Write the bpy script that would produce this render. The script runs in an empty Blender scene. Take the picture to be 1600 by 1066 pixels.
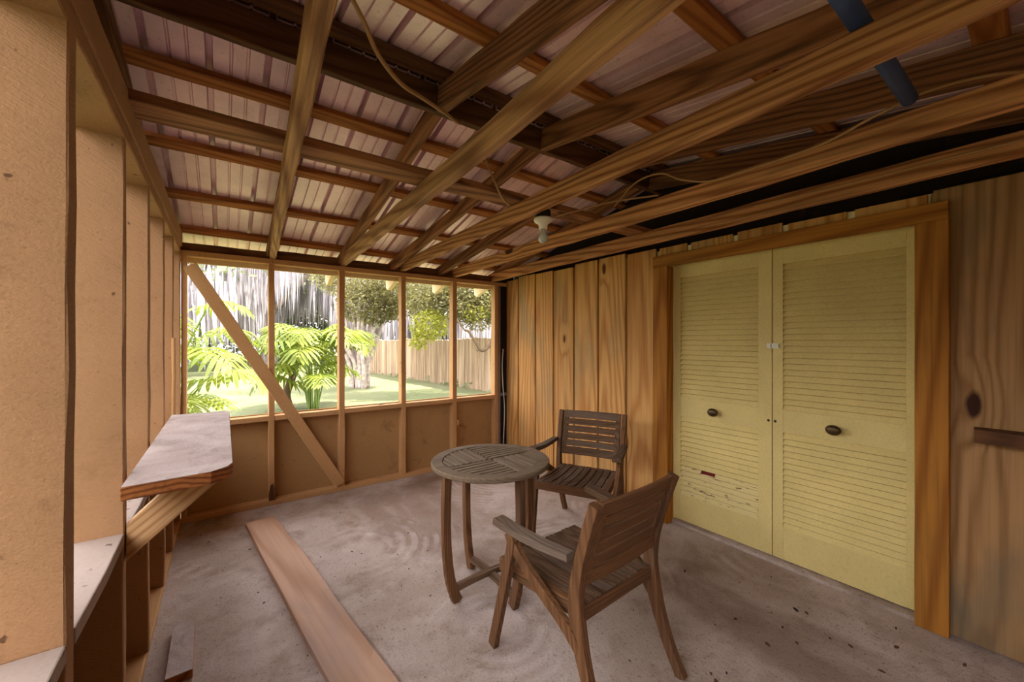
import bpy, bmesh, math, random
from mathutils import Vector, Matrix, noise as mnoise
C = bpy.context.scene.collection
S = bpy.context.scene
R = math.radians
random.seed(7)

# ------------------------------------------------------------------ camera, sky, sun, exposure
cam = bpy.data.cameras.new('camera'); cam.sensor_width = 36; cam.lens = 14.0
cam.clip_start = 0.02; cam.clip_end = 500
co = bpy.data.objects.new('camera', cam); C.objects.link(co)
co.location = (0.307, -4.082, 1.45); co.rotation_euler = (R(90), 0, R(-35.87)); S.camera = co

W = bpy.data.worlds.new('sky'); S.world = W; W.use_nodes = True
bg = W.node_tree.nodes['Background']
bg.inputs[0].default_value = (0.97, 0.957, 1.0, 1); bg.inputs[1].default_value = 4.6

sun = bpy.data.lights.new('sun', 'SUN'); sun.energy = 13.0; sun.angle = R(1.0); sun.color = (1, .94, .82)
so = bpy.data.objects.new('sun', sun); C.objects.link(so)
so.rotation_euler = Vector((-0.55, 0.15, -1.0)).to_track_quat('-Z', 'Y').to_euler()

S.view_settings.view_transform = 'Standard'; S.view_settings.look = 'None'
S.view_settings.gamma = 1; S.view_settings.use_curve_mapping = False
S.view_settings.exposure = 0.62
S.cycles.max_bounces = 10; S.cycles.diffuse_bounces = 6; S.cycles.transparent_max_bounces = 8

# ------------------------------------------------------------------ materials
def lin(r, g, b):
    f = lambda c: (c/255/12.92 if c/255 <= .04045 else ((c/255+.055)/1.055)**2.4)
    return (f(r), f(g), f(b), 1)

class NT:
    def __init__(s, name):
        s.m = bpy.data.materials.new(name); s.m.use_nodes = True
        s.t = s.m.node_tree; s.n = s.t.nodes; s.b = s.n['Principled BSDF']
    def new(s, typ, ins=None, **kw):
        d = s.n.new(typ)
        for k, v in kw.items(): setattr(d, k, v)
        for k, v in (ins or {}).items():
            if hasattr(v, 'links') or isinstance(v, bpy.types.NodeSocket): s.t.links.new(v, d.inputs[k])
            else: d.inputs[k].default_value = v
        return d
    def math(s, op, a, b=0.0, clamp=False):
        d = s.new('ShaderNodeMath', {0: a, 1: b}, operation=op, use_clamp=clamp); return d.outputs[0]
    def mix(s, fac, a, b, mode='MIX'):
        d = s.new('ShaderNodeMix', data_type='RGBA', blend_type=mode)
        for k, v in ((0, fac), (6, a), (7, b)):
            if isinstance(v, bpy.types.NodeSocket): s.t.links.new(v, d.inputs[k])
            else: d.inputs[k].default_value = v
        return d.outputs[2]
    def ramp(s, fac, *st):
        d = s.new('ShaderNodeValToRGB', {0: fac}); e = d.color_ramp.elements
        while len(e) < len(st): e.new(0.5)
        for i, (p, c) in enumerate(st): e[i].position = p; e[i].color = c if len(c) == 4 else (*c, 1)
        return d.outputs[0]
    def bw(s, fac, a, b):
        return s.new('ShaderNodeMapRange', {0: fac, 1: a, 2: b}).outputs[0]
    def coords(s, scale=(1, 1, 1), rand=True):
        tc = s.new('ShaderNodeTexCoord'); v = tc.outputs['Object']
        if rand:
            oi = s.new('ShaderNodeObjectInfo')
            r = s.math('MULTIPLY', oi.outputs['Random'], 37.0)
            v = s.new('ShaderNodeVectorMath', {0: v, 1: r}, operation='ADD').outputs[0]
        return s.new('ShaderNodeVectorMath', {0: v, 1: scale}, operation='MULTIPLY').outputs[0]
    def noise(s, v, scale, detail=4, rough=.55, dist=0):
        return s.new('ShaderNodeTexNoise', {'Vector': v, 'Scale': scale, 'Detail': detail, 'Roughness': rough, 'Distortion': dist}).outputs[0]
    def set(s, **kw):
        for k, v in kw.items():
            k = k.replace('_', ' ')
            if isinstance(v, bpy.types.NodeSocket): s.t.links.new(v, s.b.inputs[k])
            else: s.b.inputs[k].default_value = v
    def bump(s, h, strength=.3, dist=.01):
        d = s.new('ShaderNodeBump', {'Height': h, 'Strength': strength, 'Distance': dist})
        s.t.links.new(d.outputs[0], s.b.inputs['Normal'])

AX = {'X': 0, 'Y': 1, 'Z': 2}
def wood(name, axis, light, dark, stain=None, stain_amt=.5, ring=9.0, grain=90, knots=.0, knotcol=(60, 30, 12), knot_scale=3.0,
         rough=.75, bump=.35, pale=None, vary=.25, fib=.38, flat=None, pith=.16, wander=.07):
    """planks with grain along one axis: growth bands, fine fibres, blotches, knots"""
    t = NT(name)
    sc = [1, 1, 1]; sc[AX[axis]] = .09
    v = t.coords(tuple(sc))
    sk = [1, 1, 1]; sk[AX[axis]] = .42
    if flat is not None: sk[flat] = .0
    vk = t.coords(tuple(sk))
    sk = [1, 1, 1]; sk[AX[axis]] = .42
    n1 = t.noise(v, 3.0, 3, .5, .35)
    kd = None
    if knots:
        vo = t.new('ShaderNodeTexVoronoi', {'Vector': vk, 'Scale': knot_scale, 'Randomness': 1.0})
        cellr = t.new('ShaderNodeSeparateColor', {0: vo.outputs['Color']}).outputs[0]
        has = t.math('LESS_THAN', cellr, knots)
        kn = t.noise(vk, 14, 2)
        d = t.math('ADD', vo.outputs['Distance'], t.math('MULTIPLY', kn, .05))
        halo = t.math('MULTIPLY', t.bw(d, .32, .06), has)      # grain bends round a knot
        core = t.math('MULTIPLY', t.bw(d, .125, .095), has)
        n1 = t.math('ADD', n1, t.math('MULTIPLY', halo, .18))
        kd = core
    # growth rings about a pith lying off the piece, wandering along its length
    sr = [1, 1, 1]; sr[AX[axis]] = .02
    oi0 = t.new('ShaderNodeObjectInfo'); rr = oi0.outputs['Random']
    off = t.new('ShaderNodeCombineXYZ', {i: t.math('MULTIPLY_ADD', rr, 0.0) if i == AX[axis] else t.math('MULTIPLY', t.math('SINE', t.math('MULTIPLY', rr, 40.0+23*i)), pith) for i in range(3)}).outputs[0]
    vr = t.new('ShaderNodeVectorMath', {0: t.coords(tuple(sr), rand=False), 1: off}, operation='ADD').outputs[0]
    ra = t.new('ShaderNodeVectorMath', {0: vr}, operation='LENGTH').outputs['Value']
    ra = t.math('ADD', ra, t.math('MULTIPLY', n1, wander))
    s_ = t.math('SINE', t.math('MULTIPLY', ra, ring*6.283))
    bands = t.math('MULTIPLY_ADD', s_, .5); t.n[-1].inputs[2].default_value = .5
    bands = t.math('POWER', bands, 2.0)
    sg = [1, 1, 1]; sg[AX[axis]] = .025
    fine = t.noise(t.coords(tuple(sg)), grain, 4, .65)
    blot = t.noise(t.coords(tuple(sk)), 2.2, 4, .6)
    col = t.mix(bands, lin(*light), lin(*dark))
    col = t.mix(t.bw(fine, .45, .72), col, t.mix(fib, col, (0.03, .016, .008, 1)))
    if pale: col = t.mix(t.math('MULTIPLY', t.bw(fine, .52, .36), .7), col, lin(*pale))
    if stain: col = t.mix(t.math('MULTIPLY', t.bw(blot, .5, .72), stain_amt), col, lin(*stain))
    if kd is not None: col = t.mix(kd, col, lin(*knotcol))
    oi = t.new('ShaderNodeObjectInfo')
    hsv = t.new('ShaderNodeHueSaturation', {'Color': col, 'Value': t.math('MULTIPLY_ADD', oi.outputs['Random'], vary)})
    hsv.inputs['Value'].links[0].from_node.inputs[2].default_value = 1-vary/2
    t.set(Base_Color=hsv.outputs[0], Roughness=rough)
    t.b.inputs['Specular IOR Level'].default_value = .25
    t.bump(t.math('ADD', t.math('MULTIPLY', fine, .8), t.math('MULTIPLY', bands, .25)), bump, .006)
    return t.m

def woods(name, **kw): return {a: wood(f'{name}_{a}', a, **kw) for a in 'XYZ'}
JOIST = woods('rough_lumber', light=(202, 144, 96), dark=(146, 90, 52), stain=(104, 72, 46), stain_amt=.5, ring=85, grain=55, knots=.22, bump=.9, vary=.3, fib=.6)
JOISTG = woods('grey_rough_lumber', light=(196, 148, 106), dark=(150, 102, 66), stain=(112, 84, 62), stain_amt=.5, ring=85, grain=55, knots=.3, bump=.9, vary=.2, fib=.6)
RAFT = woods('old_rafter', light=(164, 112, 74), dark=(116, 74, 46), stain=(78, 52, 32), stain_amt=.5, ring=85, grain=55, knots=.2, bump=.9, fib=.6)
PURL = woods('orange_purlin', light=(178, 112, 56), dark=(142, 82, 36), stain=(104, 56, 20), stain_amt=.35, ring=75, grain=60, knots=.15, bump=.3)
DARKW = woods('dark_timber', light=(118, 78, 46), dark=(88, 54, 30), stain=(60, 40, 24), stain_amt=.55, ring=80, grain=60, bump=.6)
PINE = wood('pine_board', 'Z', light=(206, 156, 92), dark=(180, 124, 66), stain=(132, 122, 92), stain_amt=.8, ring=42, grain=45, fib=.3, knots=.72, knotcol=(88, 46, 18), knot_scale=3.3, bump=.2, vary=.16, flat=0, pith=.3, wander=.16)
PINEG = wood('weathered_pine_board', 'Z', fib=.3, light=(176, 134, 88), dark=(148, 108, 66), stain=(106, 98, 80), stain_amt=.75, ring=40, grain=60, knots=.55, knotcol=(58, 30, 16), knot_scale=2.8, bump=.2, vary=.05, flat=0, pith=.3, wander=.2)
TRIMW = woods('brown_trim', light=(176, 116, 42), dark=(146, 88, 26), stain=(116, 84, 36), stain_amt=.5, ring=55, grain=60, knots=.1, bump=.15, vary=.1, wander=.05)
TEAK = woods('weathered_teak', light=(112, 86, 64), dark=(88, 64, 44), stain=(126, 114, 102), stain_amt=.6, fib=.65, ring=120, grain=80, bump=.6, vary=.12, rough=.85, wander=.04)
TEAKW = woods('warm_teak', light=(124, 86, 54), dark=(102, 66, 38), stain=(84, 68, 56), stain_amt=.75, fib=.6, ring=120, grain=80, bump=.5, vary=.12, rough=.7, wander=.04)
GREYT = woods('grey_teak', light=(130, 111, 90), dark=(118, 99, 78), stain=(150, 138, 126), stain_amt=.5, fib=.45, ring=90, grain=90, bump=.6, vary=.06, rough=.85, wander=.03)
PLANK = woods('bare_plank', light=(196, 158, 132), dark=(176, 136, 108), stain=(150, 132, 128), stain_amt=.7, ring=34, grain=40, knots=.25, bump=.15, vary=.05, fib=.15, knotcol=(120, 84, 70), wander=.1)
SHELFW = woods('dusty_shelf', light=(186, 166, 154), dark=(164, 142, 130), stain=(96, 84, 80), stain_amt=.75, ring=40, grain=40, bump=.4, vary=.05, fib=.3)
ENDG = woods('end_grain', light=(170, 106, 56), dark=(116, 62, 28), ring=60, grain=60, bump=.2, vary=.05)
FRESH = woods('fresh_lumber', light=(206, 164, 116), dark=(176, 128, 82), stain=(150, 122, 94), stain_amt=.4, ring=110, grain=50, bump=.2, vary=.05, wander=.03)

def paint(name, col, saw=True, dirt=.25, dirtcol=(96, 66, 40), speck=.72, bumps=.5):
    t = NT(name); v = t.coords()
    big = t.noise(v, 2.5, 4, .6)
    c = t.mix(t.bw(big, .3, .7), lin(*col), tuple(x*.86 for x in lin(*col)[:3])+(1,))
    if speck:
        sp = t.noise(v, 30, 2, .5)
        c = t.mix(t.math('MULTIPLY', t.bw(sp, speck, speck+.05), .75), c, lin(60, 36, 22))
    sm = t.noise(v, 5, 5, .7, .6)
    c = t.mix(t.math('MULTIPLY', t.bw(sm, .58, .74), dirt*1.6), c, lin(*dirtcol))
    c = t.mix(t.math('MULTIPLY', t.bw(t.noise(v, 70, 3, .7), .5, .7), .14), c, lin(*dirtcol))
    t.set(Base_Color=c, Roughness=.8); t.b.inputs['Specular IOR Level'].default_value = .2
    if saw:
        vs = t.new('ShaderNodeVectorMath', {0: v, 1: (1, 1, 1)}, operation='MULTIPLY').outputs[0]
        def turned(deg, sc):
            r = t.new('ShaderNodeVectorRotate', {'Vector': v, 'Angle': R(deg)}, rotation_type='Y_AXIS')
            return t.new('ShaderNodeVectorMath', {0: r.outputs[0], 1: sc}, operation='MULTIPLY').outputs[0]
        wv = t.noise(turned(32, (190, 60, 22)), 1.0, 2, .5, .3)
        f = t.noise(v, 150, 3, .6)
        h = t.math('ADD', wv, t.math('MULTIPLY', f, .8))
        t.bump(h, bumps, .004)
    else:
        t.bump(t.noise(v, 60, 3), .15, .004)
    return t.m
TAN = paint('tan_paint', (168, 127, 90), bumps=.6)
TAN2 = paint('smooth_tan_paint', (200, 154, 104), saw=False, dirt=.2)
PANEL = paint('tan_panel', (178, 138, 90), saw=False, dirt=.3)
CREAM = paint('cream_trim', (236, 214, 170), saw=False, dirt=.1, speck=0)
DOORP = paint('pale_yellow_paint', (228, 206, 136), saw=False, dirt=.0, speck=0)
def flaked():
    t = NT('flaking_yellow_paint'); v = t.coords((1, .35, 1.4), rand=False)
    n = t.noise(v, 34, 4, .6); g = t.noise(v, 9, 2)
    c = t.mix(t.math('MULTIPLY', t.bw(n, .60, .63), t.bw(g, .45, .52)), lin(222, 202, 138), lin(92, 62, 40))
    c = t.mix(t.math('MULTIPLY', t.bw(n, .56, .58), .25), c, lin(190, 172, 120))
    t.set(Base_Color=c, Roughness=.8); t.bump(n, .3, .004); return t.m
FLAKE = flaked()
CREAMW = paint('cream_wall', (244, 234, 188), saw=False, dirt=.1, speck=0)
BACKING = paint('dark_backing', (40, 30, 26), saw=False)  # near-black for backings; stands in for shade in the corner void and attic

def plain(name, col, rough=.6, metal=0, spec=.4, bump=0, bscale=40, var=.15):
    t = NT(name); v = t.coords()
    n = t.noise(v, bscale*.3, 4)
    c = t.mix(t.bw(n, .35, .65), lin(*col), tuple(x*(1-var) for x in lin(*col)[:3])+(1,))
    t.set(Base_Color=c, Roughness=rough, Metallic=metal); t.b.inputs['Specular IOR Level'].default_value = spec
    if bump: t.bump(t.noise(v, bscale), bump, .01)
    return t.m
def dusty():
    t = NT('settled_dust'); v = t.coords((1, 1, 1)); n = t.noise(v, 7, 6, .7, .8); g = t.noise(v, 2.2, 4, .6, .5); f = t.noise(v, 70, 3, .7)
    c = t.mix(t.bw(g, .35, .65), lin(190, 174, 168), lin(160, 142, 134))
    c = t.mix(t.math('MULTIPLY', t.bw(n, .50, .72), .5), c, lin(104, 88, 82))
    c = t.mix(t.math('MULTIPLY', t.bw(f, .6, .7), .5), c, lin(84, 70, 64))
    t.set(Base_Color=c, Roughness=.9); t.bump(t.math('ADD', n, t.math('MULTIPLY', f, .5)), .5, .006); return t.m
DUST = dusty()
BRONZE = plain('aged_bronze', (92, 74, 48), .4, .7)
STEEL = plain('zinc_steel', (190, 182, 160), .4, .6)
BLACK = plain('black_iron', (26, 22, 20), .6)
PORC = plain('porcelain', (236, 226, 212), .3, spec=.5, var=.05)
CABLE = plain('tan_cable', (186, 146, 98), .6)
CABLEW = plain('pale_cable', (214, 206, 196), .6)
BLUE = plain('blue_pipe', (70, 100, 156), .5, var=.4, bscale=20)
GREYB = plain('grey_block', (128, 116, 108), .8)
LEAFB = plain('dry_leaf', (104, 66, 36), .8, var=.4)
LEAFD = plain('dark_litter', (48, 34, 26), .8, var=.4)
RED = plain('dark_red', (120, 22, 22), .7)
SILL = paint('dusty_sill', (166, 148, 136), saw=False, dirt=.6, speck=.68, dirtcol=(108, 90, 78))

def bulb_glass():
    t = NT('frosted_glass'); t.set(Base_Color=lin(206, 210, 204), Roughness=.18, Metallic=0)
    t.b.inputs['Specular IOR Level'].default_value = .7; t.b.inputs['Transmission Weight'].default_value = .25
    return t.m
BULB = bulb_glass()

def metal_roof():
    t = NT('galvanised_sheet'); v = t.coords(rand=False)
    n = t.noise(v, 4, 5, .6); f = t.noise(v, 55, 3)
    c = t.mix(t.bw(n, .35, .7), lin(246, 212, 222), lin(222, 188, 198))
    c = t.mix(t.math('MULTIPLY', t.bw(f, .6, .72), .3), c, lin(110, 92, 84))
    t.set(Base_Color=c, Roughness=.4, Metallic=.3)
    t.bump(f, .08, .004); return t.m
ROOF = metal_roof()

def concrete():
    t = NT('trowelled_concrete'); v = t.coords(rand=False)
    n = t.noise(v, 1.3, 6, .62, .4); n2 = t.noise(v, 5, 6, .7); sp = t.noise(v, 60, 3, .6)
    c = t.mix(t.bw(n, .3, .7), lin(196, 180, 172), lin(158, 138, 122))
    c = t.mix(t.math('MULTIPLY', t.bw(n2, .5, .72), .65), c, lin(124, 98, 78))
    st = t.noise(t.new('ShaderNodeVectorMath', {0: v, 1: (5, 3, 1)}, operation='ADD').outputs[0], .9, 4, .6, .8)
    c = t.mix(t.math('MULTIPLY', t.bw(st, .48, .62), .65), c, lin(118, 92, 74))
    c = t.mix(t.math('MULTIPLY', t.bw(sp, .6, .68), .6), c, lin(92, 72, 60))
    gr = t.noise(v, 160, 2, .6); c = t.mix(t.math('MULTIPLY', t.bw(gr, .5, .68), .35), c, lin(110, 90, 78))
    # arcs left by the trowel: rings about scattered centres
    vo = t.new('ShaderNodeTexVoronoi', {'Vector': v, 'Scale': .85, 'Randomness': 1.0})
    vs = t.new('ShaderNodeVectorMath', {0: v, 1: vo.outputs['Position']}, operation='SUBTRACT')
    vs2 = t.new('ShaderNodeVectorMath', {0: v, 1: (1.25, 1.25, 1.25)}, operation='MULTIPLY')
    di = t.math('ADD', vo.outputs['Distance'], t.math('MULTIPLY', t.noise(v, 1.3, 1), .05))
    ring = t.math('SINE', t.math('MULTIPLY', di, 120.0))
    ring2 = t.noise(t.new('ShaderNodeCombineXYZ', {0: t.math('MULTIPLY', di, 48.0), 1: 0.0, 2: 0.0}).outputs[0], 1.0, 3, .7)
    ve = t.new('ShaderNodeTexVoronoi', {'Vector': v, 'Scale': .85, 'Randomness': 1.0}, feature='DISTANCE_TO_EDGE')
    msk = t.math('MULTIPLY', t.bw(t.noise(v, 2.4, 2), .42, .56), t.bw(ve.outputs[0], .04, .2))
    rr = t.math('MULTIPLY', t.math('ADD', t.math('MULTIPLY', ring, .35), ring2), msk)
    c = t.mix(t.math('MULTIPLY', t.bw(rr, .25, .75), .22), c, lin(214, 200, 194))
    t.set(Base_Color=c, Roughness=.8); t.b.inputs['Specular IOR Level'].default_value = .25
    t.bump(t.math('ADD', t.math('MULTIPLY', rr, 1.0), t.math('ADD', t.math('MULTIPLY', sp, .7), n2)), .5, .01)
    return t.m
CONC = concrete()

def leafmat(name, a, b, trans=.5, scale=3):
    t = NT(name); v = t.coords(rand=False)
    n = t.noise(v, scale, 3)
    c = t.mix(t.bw(n, .35, .65), lin(*a), lin(*b))
    t.set(Base_Color=c, Roughness=.55)
    tr = t.new('ShaderNodeBsdfTranslucent', {'Color': c})
    mx = t.new('ShaderNodeMixShader', {0: trans, 1: t.b.outputs[0], 2: tr.outputs[0]})
    t.t.links.new(mx.outputs[0], t.n['Material Output'].inputs[0]); return t.m
PHIL = leafmat('split_leaf_green', (124, 132, 36), (88, 104, 26), .45, 2)
STALK = plain('leaf_stalk', (110, 130, 60), .6)
OAKL = leafmat('oak_leaf', (128, 138, 96), (160, 164, 128), .4, .4)
LIVE = leafmat('canopy_leaf', (140, 134, 84), (98, 92, 54), .45, 1.2)
LITL = leafmat('sunlit_leaf', (170, 166, 60), (128, 132, 44), .45, 1)  # brighter canopy leaf, sunlight put into its colour
MOSS = leafmat('hanging_moss', (196, 188, 192), (166, 160, 166), .35, .6)
BARK = plain('grey_bark', (150, 134, 122), .9, bump=.8, bscale=18, var=.4)
PBARK = plain('pale_bark', (186, 170, 158), .9, bump=.6, bscale=24, var=.55)
DBARK = plain('dark_bark', (104, 84, 62), .9, bump=.6, bscale=18, var=.4)
def lawnmat():
    t = NT('lawn_grass'); v = t.coords(rand=False)
    n = t.noise(v, .5, 5, .6); f = t.noise(v, 24, 4, .7)
    c = t.mix(t.bw(n, .35, .65), lin(96, 103, 60), lin(120, 120, 84))
    c = t.mix(t.math('MULTIPLY', t.bw(f, .4, .7), .45), c, lin(70, 82, 42))
    t.set(Base_Color=c, Roughness=.9); t.bump(f, .8, .05); return t.m
LAWN = lawnmat()
def fencemat():
    t = NT('reed_fence'); v = t.coords((1, 1, .03), rand=False)
    f = t.noise(v, 16, 4, .7); g = t.noise(v, 3, 3)
    c = t.mix(t.bw(f, .35, .65), lin(176, 150, 120), lin(112, 90, 70))
    c = t.mix(t.math('MULTIPLY', t.bw(g, .5, .7), .5), c, lin(206, 186, 160))
    t.set(Base_Color=c, Roughness=.9); t.bump(f, .8, .02); return t.m
REED = fencemat()

# ------------------------------------------------------------------ mesh helpers
class MB:
    def __init__(s): s.v = []; s.f = []
    def add(s, vs, fs):
        o = len(s.v); s.v += [Vector(p) for p in vs]; s.f += [[i+o for i in f] for f in fs]; return s
    def box(s, x0, x1, y0, y1, z0, z1):
        x0, x1 = min(x0, x1), max(x0, x1); y0, y1 = min(y0, y1), max(y0, y1); z0, z1 = min(z0, z1), max(z0, z1)
        return s.add([(x0,y0,z0),(x1,y0,z0),(x1,y1,z0),(x0,y1,z0),(x0,y0,z1),(x1,y0,z1),(x1,y1,z1),(x0,y1,z1)],
                     [[3,2,1,0],[4,5,6,7],[0,1,5,4],[1,2,6,5],[2,3,7,6],[3,0,4,7]])
    def prism(s, poly, z0, z1, M=None):
        """counter-clockwise outline in xy, extruded along z"""
        n = len(poly); vs = [Vector((p[0], p[1], z0)) for p in poly]+[Vector((p[0], p[1], z1)) for p in poly]
        if M: vs = [M @ v for v in vs]
        fs = [list(range(n))[::-1], list(range(n, 2*n))]+[[i, (i+1) % n, n+(i+1) % n, n+i] for i in range(n)]
        return s.add(vs, fs)
    def beam(s, L, w, h, ch=.004, jit=.002, n=14, seed=0, bow=0.0):
        """sawn timber along +x, centred on y, bottom on z=0, with knocked edges"""
        rn = random.Random(seed); prof = []
        a, b = w/2, h
        base = [(-a+ch,0),(a-ch,0),(a,ch),(a,b-ch),(a-ch,b),(-a+ch,b),(-a,b-ch),(-a,ch)]
        vs = []; dz = 0; dy = 0
        for i in range(n+1):
            t = i/n; dy = dy*.6+rn.uniform(-jit, jit); dz = dz*.6+rn.uniform(-jit, jit)
            for (y, z) in base:
                vs.append((L*t, y+dy+rn.uniform(-jit, jit)*.5+bow*math.sin(math.pi*t), z+dz+rn.uniform(-jit, jit)*.5))
        fs = [list(range(8))[::-1], [n*8+k for k in range(8)]]
        for i in range(n):
            for k in range(8):
                k2 = (k+1) % 8; fs.append([i*8+k, i*8+k2, (i+1)*8+k2, (i+1)*8+k])
        return s.add(vs, fs)
    def tube(s, pts, r, n=8, cap=True):
        pts = [Vector(p) for p in pts]; rr = r if isinstance(r, (list, tuple)) else [r]*len(pts)
        up = None; vs = []
        for i, p in enumerate(pts):
            d = (pts[min(i+1, len(pts)-1)]-pts[max(i-1, 0)]).normalized()
            if up is None:
                up = Vector((0,0,1)) if abs(d.z) < .9 else Vector((1,0,0))
            x = d.cross(up).normalized(); y = x.cross(d).normalized(); up = y
            vs += [p+(x*math.cos(2*math.pi*k/n)+y*math.sin(2*math.pi*k/n))*rr[i] for k in range(n)]
        fs = []
        for i in range(len(pts)-1):
            for k in range(n): fs.append([i*n+k, i*n+(k+1) % n, (i+1)*n+(k+1) % n, (i+1)*n+k])
        if cap: fs += [list(range(n))[::-1], [(len(pts)-1)*n+k for k in range(n)]]
        return s.add(vs, fs)
    def lathe(s, prof, c=(0,0,0), n=20):
        vs = []; fs = []; c = Vector(c)
        for (r, z) in prof: vs += [c+Vector((r*math.cos(2*math.pi*k/n), r*math.sin(2*math.pi*k/n), z)) for k in range(n)]
        for i in range(len(prof)-1):
            for k in range(n): fs.append([i*n+k, i*n+(k+1) % n, (i+1)*n+(k+1) % n, (i+1)*n+k])
        fs += [list(range(n))[::-1], [(len(prof)-1)*n+k for k in range(n)]]
        return s.add(vs, fs)
    def ribbon(s, pts, wdir, w, th, tdir=None):
        """bar of rectangular section along pts; wdir = width direction, thickness in the plane of the curve"""
        pts = [Vector(p) for p in pts]; wd = Vector(wdir).normalized(); vs = []
        ww = w if isinstance(w, (list, tuple)) else [w]*len(pts); tt = th if isinstance(th, (list, tuple)) else [th]*len(pts)
        for i, p in enumerate(pts):
            d = (pts[min(i+1, len(pts)-1)]-pts[max(i-1, 0)]).normalized(); t = d.cross(wd).normalized()
            a, b = wd*ww[i]/2, t*tt[i]/2; q = .12
            vs += [p-a*(1-q)-b, p+a*(1-q)-b, p+a-b*(1-q), p+a+b*(1-q), p+a*(1-q)+b, p-a*(1-q)+b, p-a+b*(1-q), p-a-b*(1-q)]
        n = len(pts)-1; fs = [list(range(8))[::-1], [n*8+k for k in range(8)]]
        for i in range(n):
            for k in range(8): fs.append([i*8+k, i*8+(k+1) % 8, (i+1)*8+(k+1) % 8, (i+1)*8+k])
        return s.add(vs, fs)
    def build(s, name, mat, parent=None, origin=(0,0,0), M=None, smooth=False, bevel=0, kind=None, fixn=True):
        o = Vector(origin); me = bpy.data.meshes.new(name)
        me.from_pydata([tuple(v-o) for v in s.v], [], s.f); me.materials.append(mat)
        if fixn:
            b = bmesh.new(); b.from_mesh(me); bmesh.ops.recalc_face_normals(b, faces=b.faces); b.to_mesh(me); b.free()
        ob = bpy.data.objects.new(name, me); C.objects.link(ob)
        if M is not None: ob.matrix_world = M
        else: ob.location = o
        if parent: ob.parent = parent
        if smooth:
            for p in me.polygons: p.use_smooth = True
        if bevel:
            m = ob.modifiers.new('bevel', 'BEVEL'); m.width = bevel; m.segments = 2; m.limit_method = 'ANGLE'
        if kind: ob['kind'] = kind
        return ob
def spline(pts, n=8):
    """Catmull-Rom through pts"""
    P = [Vector(p) for p in pts]; P = [2*P[0]-P[1]]+P+[2*P[-1]-P[-2]]; out = []
    for i in range(1, len(P)-2):
        for k in range(n):
            t = k/n; a, b, c, d = P[i-1:i+3]
            out.append(.5*((2*b)+(c-a)*t+(2*a-5*b+4*c-d)*t*t+(3*b-a-3*c+d)*t**3))
    return out+[P[-2]]
def tag(o, label, cat, group=None):
    o['label'] = label; o['category'] = cat
    if group: o['group'] = group
    return o
def thing(name, label, cat, loc=(0,0,0), rz=0, group=None):
    o = bpy.data.objects.new(name, None); C.objects.link(o); o.location = loc; o.rotation_euler = (0,0,rz)
    o.empty_display_size = .05
    return tag(o, label, cat, group)
def struct_root(name, loc=(0,0,0)):
    o = bpy.data.objects.new(name, None); C.objects.link(o); o.location = loc; o['kind'] = 'structure'; o.empty_display_size = .05; return o
def along(p0, p1, roll_up=(0,0,1)):
    x = (Vector(p1)-Vector(p0)); L = x.length; x.normalize(); z = Vector(roll_up); y = z.cross(x).normalized(); z = x.cross(y)
    M = Matrix((x, y, z)).transposed().to_4x4(); M.translation = Vector(p0); return M, L
_seed = [0]
def timber(name, p0, p1, w, h, mat, parent=None, up=(0,0,1), jit=.002, bow=0, ch=.004):
    """a straight timber whose bottom centre line runs from p0 to p1"""
    M, L = along(p0, p1, up); _seed[0] += 1
    o = MB().beam(L, w, h, ch, jit, max(4, int(L/.18)), _seed[0], bow).build(name, mat, None, M=M)
    if parent:
        o.parent = parent; o.matrix_parent_inverse = Matrix.Identity(4); o.matrix_world = M
        o.matrix_basis = Matrix.Translation(-parent.location) @ M
    return o

# ------------------------------------------------------------------ the setting: floor
WX = 3.19                                  # face of the board wall
fl = MB().box(-.13, 3.6, -6.4, .12, -.14, 0).build('floor', CONC, kind='structure')

# ------------------------------------------------------------------ wall_back: low panel, studs, sill, plates, brace
wb = struct_root('wall_back')
SX = [0.03, .625, 1.205, 1.822, 2.425, 3.0]
SW = [.035, .046, .052, .05, .052, .052]
timber('bottom_plate', (-.02, .045, 0), (3.08, .045, 0), .09, .045, TAN2, wb)
timber('top_plate', (-.11, .045, 2.128), (3.18, .045, 2.128), .09, .046, TAN2, wb, jit=.001)
for i, (x, w) in enumerate(zip(SX, SW)):
    timber('stud', (x+w/2, .089 if i else .089, .045), (x+w/2, .089, 2.128), w, .088, TAN2, wb, up=(0,-1,0), jit=.0015)
for i in range(5):
    x0 = SX[i]+SW[i]; x1 = SX[i+1]
    timber('sill_rail', (x0, .045, .745), (x1, .045, .745), .088, .045, TAN2, wb, jit=.001)
for i in range(5):
    x0 = SX[i]+SW[i]/2; x1 = SX[i+1]+SW[i+1]/2
    o = MB().box(x0, x1, .089, .101, -.02, .80).build('lower_panel', PANEL, wb, (x0, .089, 0))
timber('diagonal_brace', (.085, 0, 2.055), (1.212, 0, .075), .098, .019, TAN2, wb, up=(0,-1,0), jit=.0015)
MB().box(3.052, 3.078, -.005, .085, 0, 2.128).build('grey_stud', GREYB, wb, (3.052, 0, 0))
MB().box(3.078, 3.30, .02, .06, 0, 2.30).build('corner_shade_strip', BACKING, wb, (3.078, 0, 0))  # black sheet standing in for the shade of the open corner slot
MB().box(3.05, 3.17, -.012, .02, .77, .805).build('nailer', GREYB, wb, (3.05, 0, .77))
# unpainted blocks between the joists on top of the plate
JX = [.661, 1.251, 1.845, 2.460, 2.985]
JS = [-.053, -.046, -.034, -.0345, -.026]
bx = [-.1]+JX+[3.2]
for i in range(6):
    a = bx[i]+(.03 if i else 0); b = bx[i+1]-.03
    timber('plate_block', (a, .05, 2.174), (b, .05, 2.174), .05, .07+.012*(i % 2), DARKW['X'], wb, jit=.004)
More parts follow.
